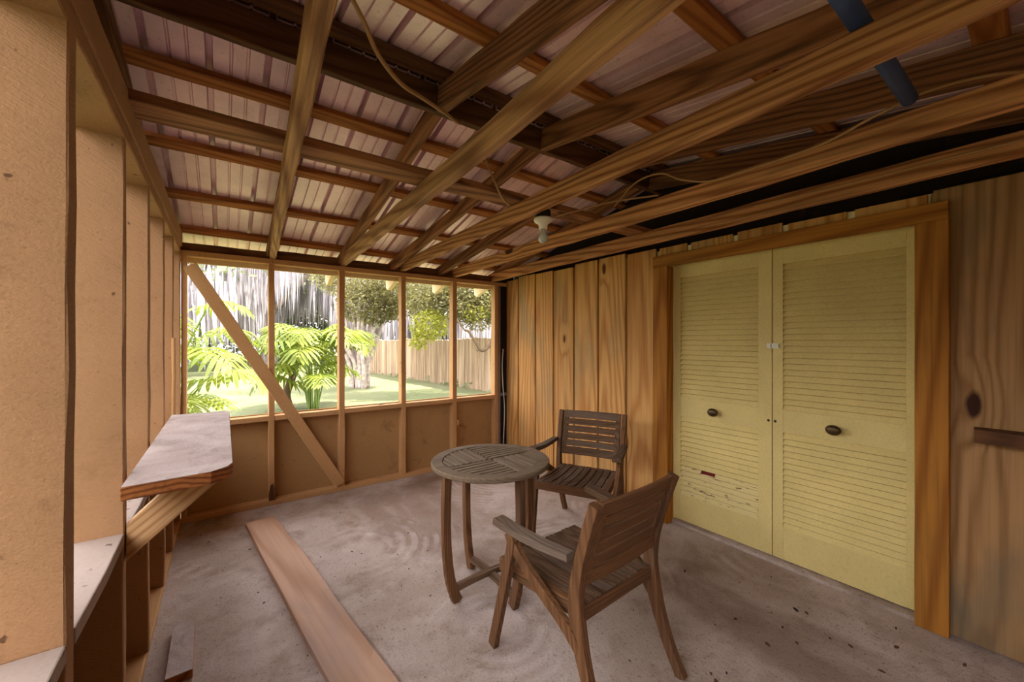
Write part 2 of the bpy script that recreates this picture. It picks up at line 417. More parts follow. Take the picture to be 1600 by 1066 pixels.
# outer trim under the eave
MB().box(-.12, 3.2, .102, .122, 2.09, 2.24).build('trim_1', CREAM, None, (0, .1, 2.09), kind='structure')

# ------------------------------------------------------------------ wall_left: studs, sills, outer sheathing, plates
wl = struct_root('wall_left')
PY = [-5.27, -4.66, -4.05, -3.43, -2.812, -2.192, -1.663, -1.069, -.60, -.035]
PT = [.06, .06, .06, .06, .062, .045, .045, .045, .045, .045]
for i, (y, t) in enumerate(zip(PY, PT)):
    timber('post', (-.11, y+t/2, .045), (-.11, y+t/2, 2.15), t, .14, TAN, wl, up=(1,0,0), jit=.0025)
timber('bottom_plate', (-.04, -6.2, 0), (-.04, .0, 0), .13, .045, TAN2, wl)
timber('top_plate', (-.04, -6.2, 2.15), (-.04, .0, 2.15), .14, .045, TAN, wl, jit=.002)
timber('upper_plate', (-.035, -6.2, 2.195), (-.035, 0, 2.195), .15, .12, TAN, wl, jit=.002)
for i in range(len(PY)-1):
    y0 = PY[i]+PT[i]; y1 = PY[i+1]; z = .79
    MB().prism([(-.125, y0), (.03, y0), (.034, (y0+y1)/2), (.03, y1), (-.125, y1)], z-.04, z).build('sill_board', SILL, wl, (-.05, y0, z), bevel=.004)
MB().box(-.125, -.111, -6.2, .1, -.02, .75).build('outer_sheathing', PANEL, wl, (-.12, -3, 0))
timber('splice_strip', (.03, -.66, .95), (.03, -.66, 1.47), .05, .018, TAN2, wl, up=(1,0,0))
# gable infill over the left plates, up to the roof
MB().add([(-.15,0,2.31),(-.115,0,2.31),(-.115,-2.07,2.80),(-.15,-2.07,2.80),(-.15,-6.2,2.31),(-.115,-6.2,2.31)],
         [[0,1,2,3],[3,2,5,4],[0,3,4],[1,5,2],[0,4,5,1]]).build('gable_infill', DARKW['Y'], wl, (-.1, -3, 2.3))

# ------------------------------------------------------------------ wall_right: cream wall, vertical boards, dark attic side
wr = struct_root('wall_right', (WX, 0, 0))
def wpart(mb, name, mat, origin, bevel=0):
    o = mb.build(name, mat, None, origin, bevel=bevel); o.parent = wr; o.location = Vector(origin)-wr.location; return o
wpart(MB().box(3.222, 3.262, -2.245, .06, 0, 2.19), 'cream_backing', CREAMW, (3.24, 0, 0))
wpart(MB().box(3.204, 3.262, -3.69, -2.14, 2.10, 2.188), 'cream_backing', CREAMW, (3.24, -3, 2.1))
wpart(MB().box(3.222, 3.262, -6.2, -3.64, 0, 2.20), 'cream_backing', CREAMW, (3.24, -5, 0))
wpart(MB().box(3.36, 3.40, -6.2, .1, 0, 3.0), 'attic_shade_sheet', BACKING, (3.38, 0, 0))  # dark sheet standing in for the unlit open attic
ed = [.055, -.223, -.549, -.857, -1.169, -1.492, -1.818, -2.128]
tops = [2.20, 2.222, 2.215, 2.205, 2.226, 2.228, 2.212]
for i in range(7):
    y1, y0 = ed[i]-.012, ed[i+1]+.012
    wpart(MB().box(WX, 3.218, y0, y1, .008, tops[i]), 'wall_board', PINE, (WX, (y0+y1)/2, 0), bevel=.004)
gp = [-2.151, -2.389, -2.421, -2.729, -2.761, -3.034, -3.066, -3.358, -3.394, -3.682]
for i in range(0, 10, 2):
    wpart(MB().box(WX, 3.2035, gp[i+1], gp[i], 2.05, [2.205, 2.20, 2.206, 2.19, 2.192][i//2]), 'short_board', PINE, (WX, gp[i], 2.05), bevel=.003)
for i, (y1, y0) in enumerate([(-3.70, -4.03), (-4.045, -4.37), (-4.38, -4.7), (-4.71, -5.0), (-5.01, -5.3), (-5.31, -5.6), (-5.61, -5.9)]):
    wpart(MB().box(WX, 3.218, y0, y1, .012, 2.205), 'wall_board', PINEG if i == 0 else PINE, (WX, (y0+y1)/2, 0), bevel=.004)
# casing (trim)
def trimpiece(name, p0, p1, w, h, up): 
    o = timber(name, p0, p1, w, h, TRIMW['X'], None, up=up, jit=.0008, ch=.003); o['kind'] = 'structure'; return o
trimpiece('trim_2', (WX, -2.117, 2.090), (WX, -3.756, 2.090), .09, .04, (-1,0,0))
trimpiece('trim_3', (3.238, -2.182, .0), (3.238, -2.182, 2.044), .130, .090, (-1,0,0))
trimpiece('trim_4', (WX, -3.70, .006), (WX, -3.70, 2.044), .120, .038, (-1,0,0))
th = MB().prism([(3.195, -3.64), (3.34, -3.64), (3.34, -2.247), (3.215, -2.247)], 0, .022).build('trim_5', CONC, None, (3.24, -3, 0), kind='structure')

# ------------------------------------------------------------------ wall_front: unseen boarded end, added behind the viewer to cut the light
wf = struct_root('wall_front', (1.6, -6.25, 0))
MB().add([(-.13,-6.25,0),(3.4,-6.25,0),(3.4,-6.25,2.35),(-.13,-6.25,2.35),(-.13,-6.29,0),(3.4,-6.29,0),(3.4,-6.29,2.35),(-.13,-6.29,2.35)],
         [[0,1,2,3],[7,6,5,4],[0,4,5,1],[1,5,6,2],[2,6,7,3],[3,7,4,0]]).build('boarding', PANEL, None, (1.6,-6.25,0)).parent = wf
wf.children[0].location = (0,0,0)

# ------------------------------------------------------------------ doors: two louvred leaves
def door(name, y1, y0, knob_y, hole_y, broken):
    root = struct_root(name, (3.25, (y0+y1)/2, 0)); X0, X1 = 3.25, 3.285
    def dp(mb, nm, mat, par=root, bevel=0, smooth=False):
        o = mb.build(nm, mat, None, root.location, bevel=bevel, smooth=smooth); o.parent = par; o.location = (0,0,0); return o
    pa, pb = y1-.060, y0+.066       # louvre opening
    if broken: pa, pb = y1-.055, y0+.083
    Zs = [.03, .235, .855, 1.0, 1.952, 2.075]
    dp(MB().box(X0, X1, pa, y1, Zs[0], Zs[5]), 'stile', DOORP, bevel=.002)
    dp(MB().box(X0, X1, y0, pb, Zs[0], Zs[5]), 'stile', DOORP, bevel=.002)
    for a, b in ((Zs[0], Zs[1]), (Zs[2], Zs[3]), (Zs[4], Zs[5])):
        dp(MB().box(X0+.0005, X1, pb, pa, a, b), 'rail', DOORP)
    rn = random.Random(5)
    for (a, b, n) in ((Zs[1], Zs[2], 16), (Zs[3], Zs[4], 25)):
        mb = MB(); fk = MB(); h = (b-a)/n
        for i in range(n):
            z = a+h*(i+.5); hw = h*.535; q = rn.uniform(-.0012, .0012)
            lo = (X0+.002+q, z-hw); hi = (X0+.027+q, z+hw); tx, tz = .0032, .0022
            poly = [(lo[0]-tx, lo[1]+tz), (lo[0]+tx, lo[1]-tz), (hi[0]+tx, hi[1]-tz), (hi[0]-tx, hi[1]+tz)]
            if z-hw*.2 > b-h*.4: pass
            tgt = fk if broken and a < .5 and i < 6 else mb
            if broken and a < .5 and i == 5:
                m = Matrix(((1,0,0,0),(0,0,-1,0),(0,1,0,0),(0,0,0,1)))
                fk.prism(poly, -(pb+.30), -pb, m); fk.prism(poly, -pa, -(pa-.16), m); continue
            m = Matrix(((1,0,0,0),(0,0,-1,0),(0,1,0,0),(0,0,0,1)))
            tgt.prism(poly, -pa, -pb, m)
        dp(mb, 'louvre_panel', DOORP)
        if fk.v:
            k = dp(fk, 'flaked_louvres', FLAKE); k['label'] = 'lowest slats with flaking paint and one broken slat'
    dp(MB().box(X1-.004, X1, pb, pa, Zs[1], Zs[4]), 'back_panel', RED if broken else BACKING)
    kb = MB(); m = Matrix.Translation((X0, knob_y, .924)) @ Matrix.Rotation(R(-90), 4, 'Y')
    k2 = MB().lathe([(.014, 0), (.013, .016), (.022, .022), (.037, .030), (.039, .039), (.032, .049), (.012, .054)], n=24)
    for v in k2.v: v.x *= .78
    kb.add([m @ v for v in k2.v], k2.f)
    k = dp(kb, 'knob', BRONZE, smooth=True); k['label'] = 'dark oval bronze knob'
    hb = MB(); h2 = MB().lathe([(.0085, -.001), (.0085, .002), (.005, .0022)], n=14)
    hb.add([Matrix.Translation((X0, hole_y, .921)) @ Matrix.Rotation(R(-90), 4, 'Y') @ v for v in h2.v], h2.f)
    dp(hb, 'lock_hole', BLACK)
    return root
d1 = door('door_1', -2.245, -2.952, -2.575, -2.932, True)
d2 = door('door_2', -2.957, -3.66, -3.29, -2.972, False)
lt = thing('door_latch', 'small pale metal latch across the gap between the two louvred doors', 'latch', (3.25, -2.955, 1.418))
MB().box(-.004, -.001, -.045, .032, -.017, .017).build('plate', STEEL, lt)
MB().box(-.012, -.004, -.04, -.004, -.011, .011).build('bolt', STEEL, lt)
MB().box(-.013, -.004, .006, .012, -.015, .015).build('keeper', STEEL, lt)

# ------------------------------------------------------------------ ceiling: ribbed metal sheets on both slopes
KF, KN, SR = .246, .15, 2.07
zf = lambda s: 2.20+KF*s              # underside of the far rafters, s = distance in from the back wall
zn = lambda s: 2.695-KN*(s-SR)        # underside of the near rafters
ce = struct_root('ceiling')
def sheet(s0, s1, zfun, off, x0=-.68, x1=3.6):  # left overhang drawn wide to cut sky light at the left openings
    xs = []; x = x0; pitch = .2286
    k = 0
    while x < x1:
        b = x
        for dx, dz in ((0, 0), (.004, .048), (.028, .048), (.032, 0), (.092, 0), (.096, .010), (.104, .010), (.108, 0), (.158, 0), (.162, .010), (.170, .010), (.174, 0)):
            xs.append((b+dx, dz))
        x += pitch
    n = 7; mb = MB(); vs = []; m = len(xs)
    for j in range(n):
        s = s0+(s1-s0)*j/(n-1)
        vs += [(px, -s, zfun(s)+off+dz) for px, dz in xs]
    fs = [[j*m+i, j*m+i+1, (j+1)*m+i+1, (j+1)*m+i] for j in range(n-1) for i in range(m-1)]
    return mb.add(vs, fs)
OFF = .096+.037
o1 = sheet(-.52, SR+.02, zf, OFF).build('roof_sheet', ROOF, ce, fixn=False)
o2 = sheet(SR-.02, 6.3, zn, .142+.037).build('roof_sheet', ROOF, ce, fixn=False)
MB().box(-.68, 3.6, -SR-.005, -SR+.005, 2.80, 2.925).build('ridge_light_block', DARKW['X'], ce)  # strip added to stop daylight leaking between the sheets
MB().add([(-.68, -SR+.34, zf(SR-.34)+OFF+.052), (3.6, -SR+.34, zf(SR-.34)+OFF+.052), (3.6, -SR, zf(SR)+OFF+.055), (-.68, -SR, zf(SR)+OFF+.055), (3.6, -SR-.34, zn(SR+.34)+.177+.056), (-.68, -SR-.34, zn(SR+.34)+.177+.056)],
         [[0,1,2,3],[3,2,4,5]]).build('ridge_cap', ROOF, ce, fixn=False)  # unseen cap added over the ridge against the light leak
for o in (o1, o2):
    m = o.modifiers.new('thickness', 'SOLIDIFY'); m.thickness = .0015; m.offset = 1

# ------------------------------------------------------------------ roof timbers
jl = ['leftmost long ceiling joist, running from above the first back window post to the viewer',
      'second ceiling joist from the left, broad and crossing the middle of the picture',
      'third ceiling joist from the left, passing just left of the light bulb',
      'fourth ceiling joist from the left, with a pale cable stapled along it',
      'rightmost ceiling joist, running close along the top of the board wall']
jz = [2.176, 2.180, 2.186, 2.180, 2.182]
for i in range(5):
    x = JX[i]; y1 = -6.1
    o = timber('ceiling_joist', (x-.09*JS[i]*0, .088, jz[i]), (x+JS[i]*6.1, y1, jz[i]+.005), .048, .1, JOISTG['X'] if i < 2 else JOIST['X'], jit=.003, bow=[-.01, .012, -.01, .008, .004][i], ch=.006)
    tag(o, jl[i], 'beam', 'ceiling joists')
rl = ['dark rafter lying along the top of the left wall', 'sloping rafter hidden close beside the leftmost joist',
      'sloping rafter rising behind the second joist towards the ridge beam', 'sloping rafter rising between the second and third joists, crossing the flat tie beam',
      'sloping rafter rising behind the light bulb on the window side', 'sloping rafter in the dark far corner above the board wall']
RXa = [-.078, .640, 1.235, 1.73, 2.27, 2.99]; RXb = [-.078, .640, 1.265, 1.995, 2.66, 3.10]
for i in range(6):
    a, b = RXa[i], RXb[i]
    s0, s1 = .102, 2.048
    # sits on the plate: starts just inside it, the tail beyond it is a piece of its own
    o = timber('rafter', (a, .11 if i else -.56, zf(-.11 if i else .56)), (b, -s1, zf(s1)), .062, .09, RAFT['X'] if i else DARKW['X'], jit=.003, ch=.006)
    tag(o, rl[i], 'beam', 'rafters on the window side')
tl = ['first', 'second', 'third', 'fourth', 'fifth', 'sixth']
where = ['at the far left of the first window', 'by the right post of the first window', 'at the top right of the second back window',
         'at the top right of the third back window', 'at the top right of the fourth back window', 'at the top right of the fifth window']
for i, x in enumerate([-.078, .60, 1.20, 1.845, 2.42, 3.02]):
    if i < 2: continue
    M = Matrix.Identity(4)
    mb = MB(); L0, L1 = .125, .50
    pts = [(L0, zf(-L0)-.03), (L1-.06, zf(-L1)-.045), (L1, zf(-L1)-.015), (L1, zf(-L1)+.075), (L0, zf(-L0)+.088)]
    mb.prism([(p[0], p[1]) for p in pts], -.022, .022, Matrix(((0,0,1,x),(1,0,0,0),(0,1,0,0),(0,0,0,1))))
    tag(mb.build('rafter_tail', CREAM, None, (x, .12, 2.1)), 'cream painted rafter tail under the eave '+where[i], 'beam', 'painted rafter tails')
ul = ['near rafter butting into the ridge beam above the second joist', 'near rafter running up from the ridge beam between the second and third joists',
      'dark near rafter behind the third joist, under the blue pipe', 'dark near rafter high beside the board wall']
for i, (xa, xb) in enumerate([(1.268, 1.25), (1.995, 1.99), (2.64, 2.60), (3.14, 3.13)]):
    o = timber('rafter', (xa, -2.096, zn(2.096)), (xb, -6.1, zn(6.1)), .05, .138, RAFT['X'], jit=.003, ch=.005)
    tag(o, ul[i], 'beam', 'rafters on the near side')
tag(timber('ridge_beam', (-.055, -2.072, 2.695), (3.32, -2.072, 2.695), .045, .14, DARKW['X'], jit=.003), 'dark deep ridge beam running across under the highest line of the metal roof', 'beam')
tag(timber('tie_beam', (-.055, -2.127, 2.284), (3.18, -2.127, 2.284), .148, .04, RAFT['X'], jit=.003), 'flat weathered tie beam lying across on top of the ceiling joists', 'beam')
pl_ = ['lowest roof purlin, just above the back windows', 'second roof purlin up from the back windows',
       'third roof purlin up from the back windows', 'fourth roof purlin up from the back windows, next below the dark ridge beam']
for i, s in enumerate([.02, .52, 1.055, 1.62]):
    up = Vector((0, KF, 1)).normalized()
    o = timber('purlin', (-.055, -s-.04, zf(s+.04)+.096), (3.35, -s-.04, zf(s+.04)+.096), .082, .036, PURL['X'], up=up, jit=.002)
    tag(o, pl_[i], 'beam', 'purlins on the window side')
pn = ['dark purlin tucked against the near face of the ridge beam', 'orange purlin just on the near side of the ridge beam', 'wide orange purlin over the second joist near the top edge',
      'purlin high above the blue pipe, near the viewer', 'purlin overhead behind the viewer']
for i, s in enumerate([2.14, 2.56, 3.24, 3.88, 4.55]):
    up = Vector((0, -KN, 1)).normalized()
    o = timber('purlin', (-.055, -s-.045, zn(s+.045)+.141), (3.35, -s-.045, zn(s+.045)+.141), .088, .036, PURL['X'] if i else DARKW['X'], up=up, jit=.002)
    tag(o, pn[i], 'beam', 'purlins on the near side')

# blue pipe lying across the joists
bp = thing('pipe', 'blue grey plastic pipe lying across the ceiling joists at top right', 'pipe', (2.286, -3.762, 2.312))
MB().tube([(0, 0, 0), (-1.9, .01, .004)], .024, 16).build('tube', BLUE, bp, smooth=True)
MB().tube([(.001, 0, 0), (-.004, 0, 0)], .0205, 16).build('open_end', BLACK, bp)

# porcelain lamp holder with an unlit bulb
lx, ly = 1.862, -2.25
lh = thing('light_fixture', 'white porcelain lamp holder with an unlit bulb under the ceiling joists', 'lamp', (lx, ly, 2.15))
MB().lathe([(.046, .036), (.046, .082), (.03, .083)], n=8).build('junction_box', BLACK, lh)
MB().lathe([(.03, .036), (.056, .036), (.057, .026), (.052, .016), (.032, .004), (.026, -.008), (.026, -.026), (.02, -.027)], n=28).build('lamp_base', PORC, lh, smooth=True)
b = MB().lathe([(.012, -.026), (.0135, -.040), (.016, -.050), (.023, -.062), (.0285, -.074), (.030, -.085), (.0275, -.096), (.021, -.105), (.011, -.1105), (.002, -.112)], n=24).build('bulb', BULB, lh, smooth=True)
b['label'] = 'unlit frosted bulb'

# cables
def cable(pts, r, mat, label, n=8):
    p = spline(pts, 7); o = MB().tube(p, r, n).build('cable', mat, None, p[0], smooth=True); return tag(o, label, 'cable')
cable([(.61,-2.62,2.76), (.665,-2.58,2.71), (.73,-2.55,2.645), (.80,-2.5,2.58), (.92,-2.42,2.555), (1.05,-2.34,2.58), (1.22,-2.24,2.61), (1.345,-2.15,2.64), (1.37,-2.1,2.69)], .009, CABLE, 'thick tan cable drooping from the roof beside the ridge beam')
cable([(1.455, -2.23, 2.47), (1.50, -2.22, 2.40), (1.54, -2.22, 2.33), (1.60, -2.2, 2.27), (1.66, -2.19, 2.24)], .006, CABLE, 'short tan cable hanging between the tie beam and the third joist')
cable([(2.46, -4.10, 2.29), (2.42, -3.97, 2.345), (2.35, -3.81, 2.345), (2.302, -3.67, 2.302), (2.31, -3.486, 2.262), (2.32, -3.2, 2.262), (2.33, -3.02, 2.272), (2.35, -2.85, 2.34), (2.37, -2.70, 2.43), (2.40, -2.5, 2.44), (2.45, -2.3, 2.36)], .0055, CABLE, 'pale cable looping along the fourth joist')
cable([(1.90, -2.24, 2.20), (2.0, -2.15, 2.24), (2.1, -2.25, 2.27), (2.25, -2.45, 2.31), (2.36, -2.7, 2.30)], .005, CABLE, 'thin cable leading from the lamp holder to the fourth joist')
cable([(2.853, -4.6, 2.235), (2.855, -4.2, 2.238), (2.858, -3.9, 2.244), (2.862, -3.6, 2.243), (2.868, -3.3, 2.248), (2.875, -3.0, 2.256)], .0045, CABLE, 'thin cable stapled along the rightmost joist')
cable([(3.12, -.005, 1.35), (3.10, -.012, 1.15), (3.105, -.02, .9), (3.13, -.02, .6), (3.12, -.01, .2), (3.12, 0, .004)], .006, CABLEW, 'pale cable hanging in the dark corner slot by the board wall')

# ------------------------------------------------------------------ shelf on the left wall
sh = thing('wall_shelf', 'thick dusty plank shelf on a diagonal brace at the left wall', 'shelf', (.03, -1.6, .99))
MB().prism([(.042, -2.35), (.27, -2.325), (.318, -2.285), (.335, -2.24), (.335, -.90), (.31, -.85), (.042, -.84)], .945, .9885).build('shelf_board', ENDG['Y'], sh, bevel=.003)
du = MB().prism([(.044, -2.348), (.27, -2.323), (.317, -2.283), (.333, -2.24), (.333, -.90), (.309, -.852), (.044, -.842)], .9884, .99).build('dusty_top', DUST, sh)
du['label'] = 'grey dusty worn top face'
for o in sh.children: o.location = (-.03, 1.6, -.99)
M, L = along((.036, -2.168, .70), (.275, -2.168, .92))
o = MB().add([(.034, -2.19, .69), (.034, -2.19, .815), (.165, -2.19, .944), (.300, -2.19, .944), (.300, -2.19, .925),
              (.034, -2.15, .69), (.034, -2.15, .815), (.165, -2.15, .944), (.300, -2.15, .944), (.300, -2.15, .925)],
             [[0,1,2,3,4],[9,8,7,6,5],[0,5,6,1],[1,6,7,2],[2,7,8,3],[3,8,9,4],[4,9,5,0]])
# grain runs along the brace
rot = Matrix.Rotation(-math.atan2(.23, .26), 4, Vector((0,-1,0))); inv = rot.inverted(); org = Vector((.034, -2.17, .69))
o.v = [rot @ (v-org) for v in o.v]
br = o.build('brace', FRESH['X'], None, (0,0,0), bevel=.002); br.parent = sh; br.matrix_basis = Matrix.Translation(org-sh.location) @ inv

# small shelf at the right edge
rs = MB().prism([(3.188, -3.835), (3.095, -3.843), (3.085, -3.90), (3.072, -3.99), (3.06, -4.12), (3.06, -4.33), (3.188, -4.35)][::-1], .985, 1.045).build('wall_ledge', DARKW['Y'], None, (3.19, -4.1, 1.0), bevel=.003)
tag(rs, 'short dark wooden ledge on the board wall at the right edge', 'shelf')

# ------------------------------------------------------------------ planks on the floor
def plank(name, poly, z0, z1, mat, M, label):
    o = MB().prism(poly, z0, z1).build(name, mat, None, (0,0,0), M=M, bevel=.003); return tag(o, label, 'plank')
M, L = along((.543, -.350, 0), (.84, -2.95, 0))
rn = random.Random(3)
right = [(x, .108-.004*math.sin(x*5)-(.022*math.exp(-((x-.0)/.16)**2))-.010*math.exp(-((x-.42)/.1)**2)) for x in [i*.1 for i in range(27)]]
left = [(x, -.104+.002*math.sin(x*7)) for x in [i*.2 for i in range(14)]]
pk = plank('plank', left+right[::-1], 0, .035, PLANK['X'], M, 'long bare plank lying flat on the concrete floor')
M, L = along((.145, -1.497, 0), (.152, -1.893, 0))
oc = plank('wood_offcut', [(0, -.042), (.395, -.046), (.39, .046), (.004, .042)], 0, .037, ENDG['X'], M, 'short dusty board offcut on the floor below the wall shelf')
o = MB().prism([(.001, -.041), (.394, -.045), (.389, .045), (.005, .041)], .0369, .0385).build('dusty_top', DUST, oc); o['label'] = 'grey dusty top face'

# ------------------------------------------------------------------ round slatted table
TC = Vector((1.585, -2.10, 0)); TH = .755; TR = .347; RI = .283
tb = thing('round_table', 'round weathered teak bistro table with a slatted top', 'table', TC)
mb = MB(); n = 64; vs = []; fs = []
for k in range(n):
    a = 2*math.pi*k/n; c, s = math.cos(a), math.sin(a)
    w = .0025*math.sin(a*3+1)
    for r, z in ((RI, TH-.026), (TR-.004, TH-.028), (TR, TH-.022), (TR, TH-.006), (TR-.005, TH+w*.3), (RI, TH)):
        vs.append((r*c, r*s, z))
for k in range(n):
    for q in range(6): fs.append([k*6+q, k*6+(q+1) % 6, ((k+1) % n)*6+(q+1) % 6, ((k+1) % n)*6+q])
mb.add(vs, fs); mb.build('rim', GREYT['X'], tb)
mb = MB()                                        # chipped corner and hinge notch on the rim
def slats(qx, qy, axis):
    """slats of one quadrant, clipped to the round opening"""
    mb = MB(); nsl = 7; g = .014; r = RI-.004; w = (r-.012)/nsl
    for i in range(nsl):
        a0 = .006+i*w+g/2; a1 = .006+(i+1)*w-g/2
        a1 = min(a1, r-.002)
        pts = []
        m = 5
        arc = [(a0+(a1-a0)*j/m) for j in range(m+1)]
        top = [(t, math.sqrt(max(r*r-t*t, .0001))) for t in arc]
        st = .006
        if top[-1][1] < st+.01: continue
        poly = [(a0, st), (a1, st)]+top[::-1]
        if axis == 'Y': poly = [(p[0]*qx, p[1]*qy) for p in poly]
        else: poly = [(p[1]*qx, p[0]*qy) for p in poly]
        mb.prism(poly, TH-.018, TH-.001-.0015*((i*7) % 3)/2)
    return mb
for qx, qy, ax in ((1, 1, 'X'), (-1, -1, 'X'), (1, -1, 'Y'), (-1, 1, 'Y')):
    slats(qx, qy, ax).build('slat_panel', GREYT[ax], tb)
MB().box(-RI, RI, -.032, .032, TH-.045, TH-.0185).box(-.032, .032, -RI, -.033, TH-.045, TH-.0185).box(-.032, .032, .033, RI, TH-.045, TH-.0185).build('under_frame', TEAK['X'], tb)
for k in range(4):
    a = k*math.pi/2; d = Vector((math.cos(a), math.sin(a), 0)); wd = Vector((-d.y, d.x, 0))
    P = spline([d*.285+Vector((0,0,TH-.0265)), d*.292+Vector((0,0,.52)), d*.288+Vector((0,0,.32)), d*.268+Vector((0,0,.14)), d*.225+Vector((0,0,.0))], 6)
    P[-1].z = .006
    l = MB().ribbon(P, wd, .038, [.044+.014*(i/len(P))**3 for i in range(len(P))]).build('leg', TEAKW['Z'], tb)
for k in range(2):
    d = Vector((1,0,0)) if k == 0 else Vector((0,1,0)); wd = Vector((0,0,1))
    pts = [d*t+Vector((0,0,.072+.018*(1-(t/.24)**2)-(.012 if k else 0))) for t in [-.235+.47*i/12 for i in range(13)]]
    MB().ribbon(pts, Vector((-d.y, d.x, 0)), .036, .032).build('stretcher', TEAK['X' if k == 0 else 'Y'], tb)

# ------------------------------------------------------------------ armchairs
def make_chair(label, loc, rz, back):
    t = thing('armchair', label, 'chair', loc, rz, 'slatted teak armchairs')
    hx = .252
    prof = [(-.385, .0), (-.322, .12), (-.270, .26), (-.243, .38), (-.236, .47), (-.252, .58), (-.295, .73), (-.34, .86)]
    for s in (-1, 1):
        P = spline([(s*(hx+.012*max(0, (z-.45)/.41)), y, z) for y, z in prof], 5)
        w = [.040 if p.z > .15 else .044 for p in P]
        MB().ribbon(P, (1,0,0), .034, [.042+.020*math.exp(-((p.z-.38)/.17)**2) for p in P]).build('back_leg', TEAKW['Z'], t)
    for s in (-1, 1):                                           # front leg leans back to the arm, strut curves down from it
        P = spline([(s*.268, .275, 0), (s*.274, .255, .06), (s*.292, .17, .30), (s*.308, .075, .60)], 5)
        MB().ribbon(P, (1,0,0), .030, [.048-.004*i/len(P) for i in range(len(P))]).build('front_leg', TEAKW['Z'], t)
        P = spline([(s*.311, .105, .612), (s*.302, .055, .545), (s*.288, -.055, .455), (s*.274, -.155, .385), (s*.262, -.222, .325), (s*.256, -.252, .275)], 5)
        MB().ribbon(P, (1,0,0), .026, [.040, .044, *[.05]*(len(P)-6), .044, .038, .030, .022]).build('arm_strut', TEAKW['Z'], t)
        P = [(s*(.282+.03*q), -.232+.415*q, .638-.022*math.sin(q*3.0)*.5+.006*q) for q in [i/8 for i in range(9)]]
        MB().ribbon(P, (1,-s*.07,0), [.044+.018*min(1, q*1.6) for q in [i/8 for i in range(9)]], [.030]*7+[.032, .03]).build('armrest', TEAK['Y'], t, bevel=.003)
    # seat: rails and slats running front to back
    fw_, bw_ = .262, .233
    zt = .435
    MB().box(-fw_, fw_, .212, .238, zt-.062, zt-.004).build('front_rail', TEAKW['X'], t, bevel=.003)
    MB().box(-bw_, bw_, -.245, -.214, zt-.066, zt-.004).build('rear_rail', TEAKW['X'], t, bevel=.003)
    for s in (-1, 1):
        MB().add([(s*(fw_-.026), .212, zt-.062), (s*fw_, .212, zt-.062), (s*(bw_+.0), -.214, zt-.062), (s*(bw_-.026), -.214, zt-.062),
                  (s*(fw_-.026), .212, zt-.004), (s*fw_, .212, zt-.004), (s*(bw_+.0), -.214, zt-.004), (s*(bw_-.026), -.214, zt-.004)],
                 [[0,1,2,3],[4,5,6,7],[0,1,5,4],[1,2,6,5],[2,3,7,6],[3,0,4,7]]).build('side_rail', TEAKW['Y'], t, bevel=.002)
    ns = 9
    for i in range(ns):
        f0 = -fw_+2*fw_*i/ns+.005; f1 = -fw_+2*fw_*(i+1)/ns-.005; b0 = -bw_+2*bw_*i/ns+.005; b1 = -bw_+2*bw_*(i+1)/ns-.005
        z = zt+.0015*((i*5) % 3-1)
        mb = MB(); vs = []
        K = 6
        for j in range(K+1):
            q = j/K; y = .236-.478*q; dip = -.012*math.sin(math.pi*q)
            l, r = f0+(b0-f0)*q, f1+(b1-f1)*q
            vs += [(l, y, z+dip-.016), (r, y, z+dip-.016), (r, y, z+dip), (l, y, z+dip)]
        fs = [[0,1,2,3], [K*4+3, K*4+2, K*4+1, K*4]]
        for j in range(K):
            for q in range(4): fs.append([j*4+q, j*4+(q+1) % 4, (j+1)*4+(q+1) % 4, (j+1)*4+q])
        mb.add(vs, fs).build('seat_slat', TEAK['Y'], t)
    # backrest: top rail, slats and side frames on the leaning line of the stiles
    def yl(z):
        for (ya, za), (yb, zb) in zip(prof, prof[1:]):
            if za <= z <= zb: return ya+(yb-ya)*(z-za)/(zb-za)
        return prof[-1][0]
    def slat(z0, z1, x0, x1, name, th=.018, ax='X', mat=back):
        K = 8; vs = []; mb = MB()
        for j in range(K+1):
            x = x0+(x1-x0)*j/K; cv = -.014*(1-(x/.24)**2)
            for z, o in ((z0, -th/2), (z1, -th/2), (z1, th/2), (z0, th/2)): vs.append((x, yl(z)+o+cv, z))
        fs = [[3,2,1,0], [K*4, K*4+1, K*4+2, K*4+3]]
        for j in range(K):
            for q in range(4): fs.append([j*4+q, j*4+(q+1) % 4, (j+1)*4+(q+1) % 4, (j+1)*4+q])
        return mb.add(vs, fs).build(name, mat[ax], t)
    slat(.808, .862, -.234, .234, 'top_rail', .026)
    slat(.520, .575, -.234, .234, 'lower_rail', .024)
    for i in range(4):
        z = .588+i*.0555; slat(z, z+.041, -.20, .20, 'back_slat')
    for s in (-1, 1): slat(.5755, .8075, s*.198 if s > 0 else -.234, s*.234 if s > 0 else -.198, 'side_frame', .024, 'Z')
    return t
make_chair('weathered slatted armchair nearest the viewer, turned away towards the windows', (1.632, -2.75, 0), R(3), TEAKW)
make_chair('weathered slatted armchair behind the round table, against the board wall', (2.475, -1.955, 0), math.atan2(-.455, -.89)-R(90), TEAK)

# ------------------------------------------------------------------ small things
hk = thing('wall_hook', 'small painted hook block on the last low post of the back wall', 'hook', (2.475, 0, .51))
MB().box(-.001, .024, -.014, 0, -.035, .035).build('backplate', TAN2, hk, bevel=.004)
MB().tube(spline([(.012, -.012, .02), (.012, -.03, .012), (.012, -.034, -.01), (.012, -.02, -.022)], 5), .006, 8).build('peg', TAN2, hk, smooth=True)
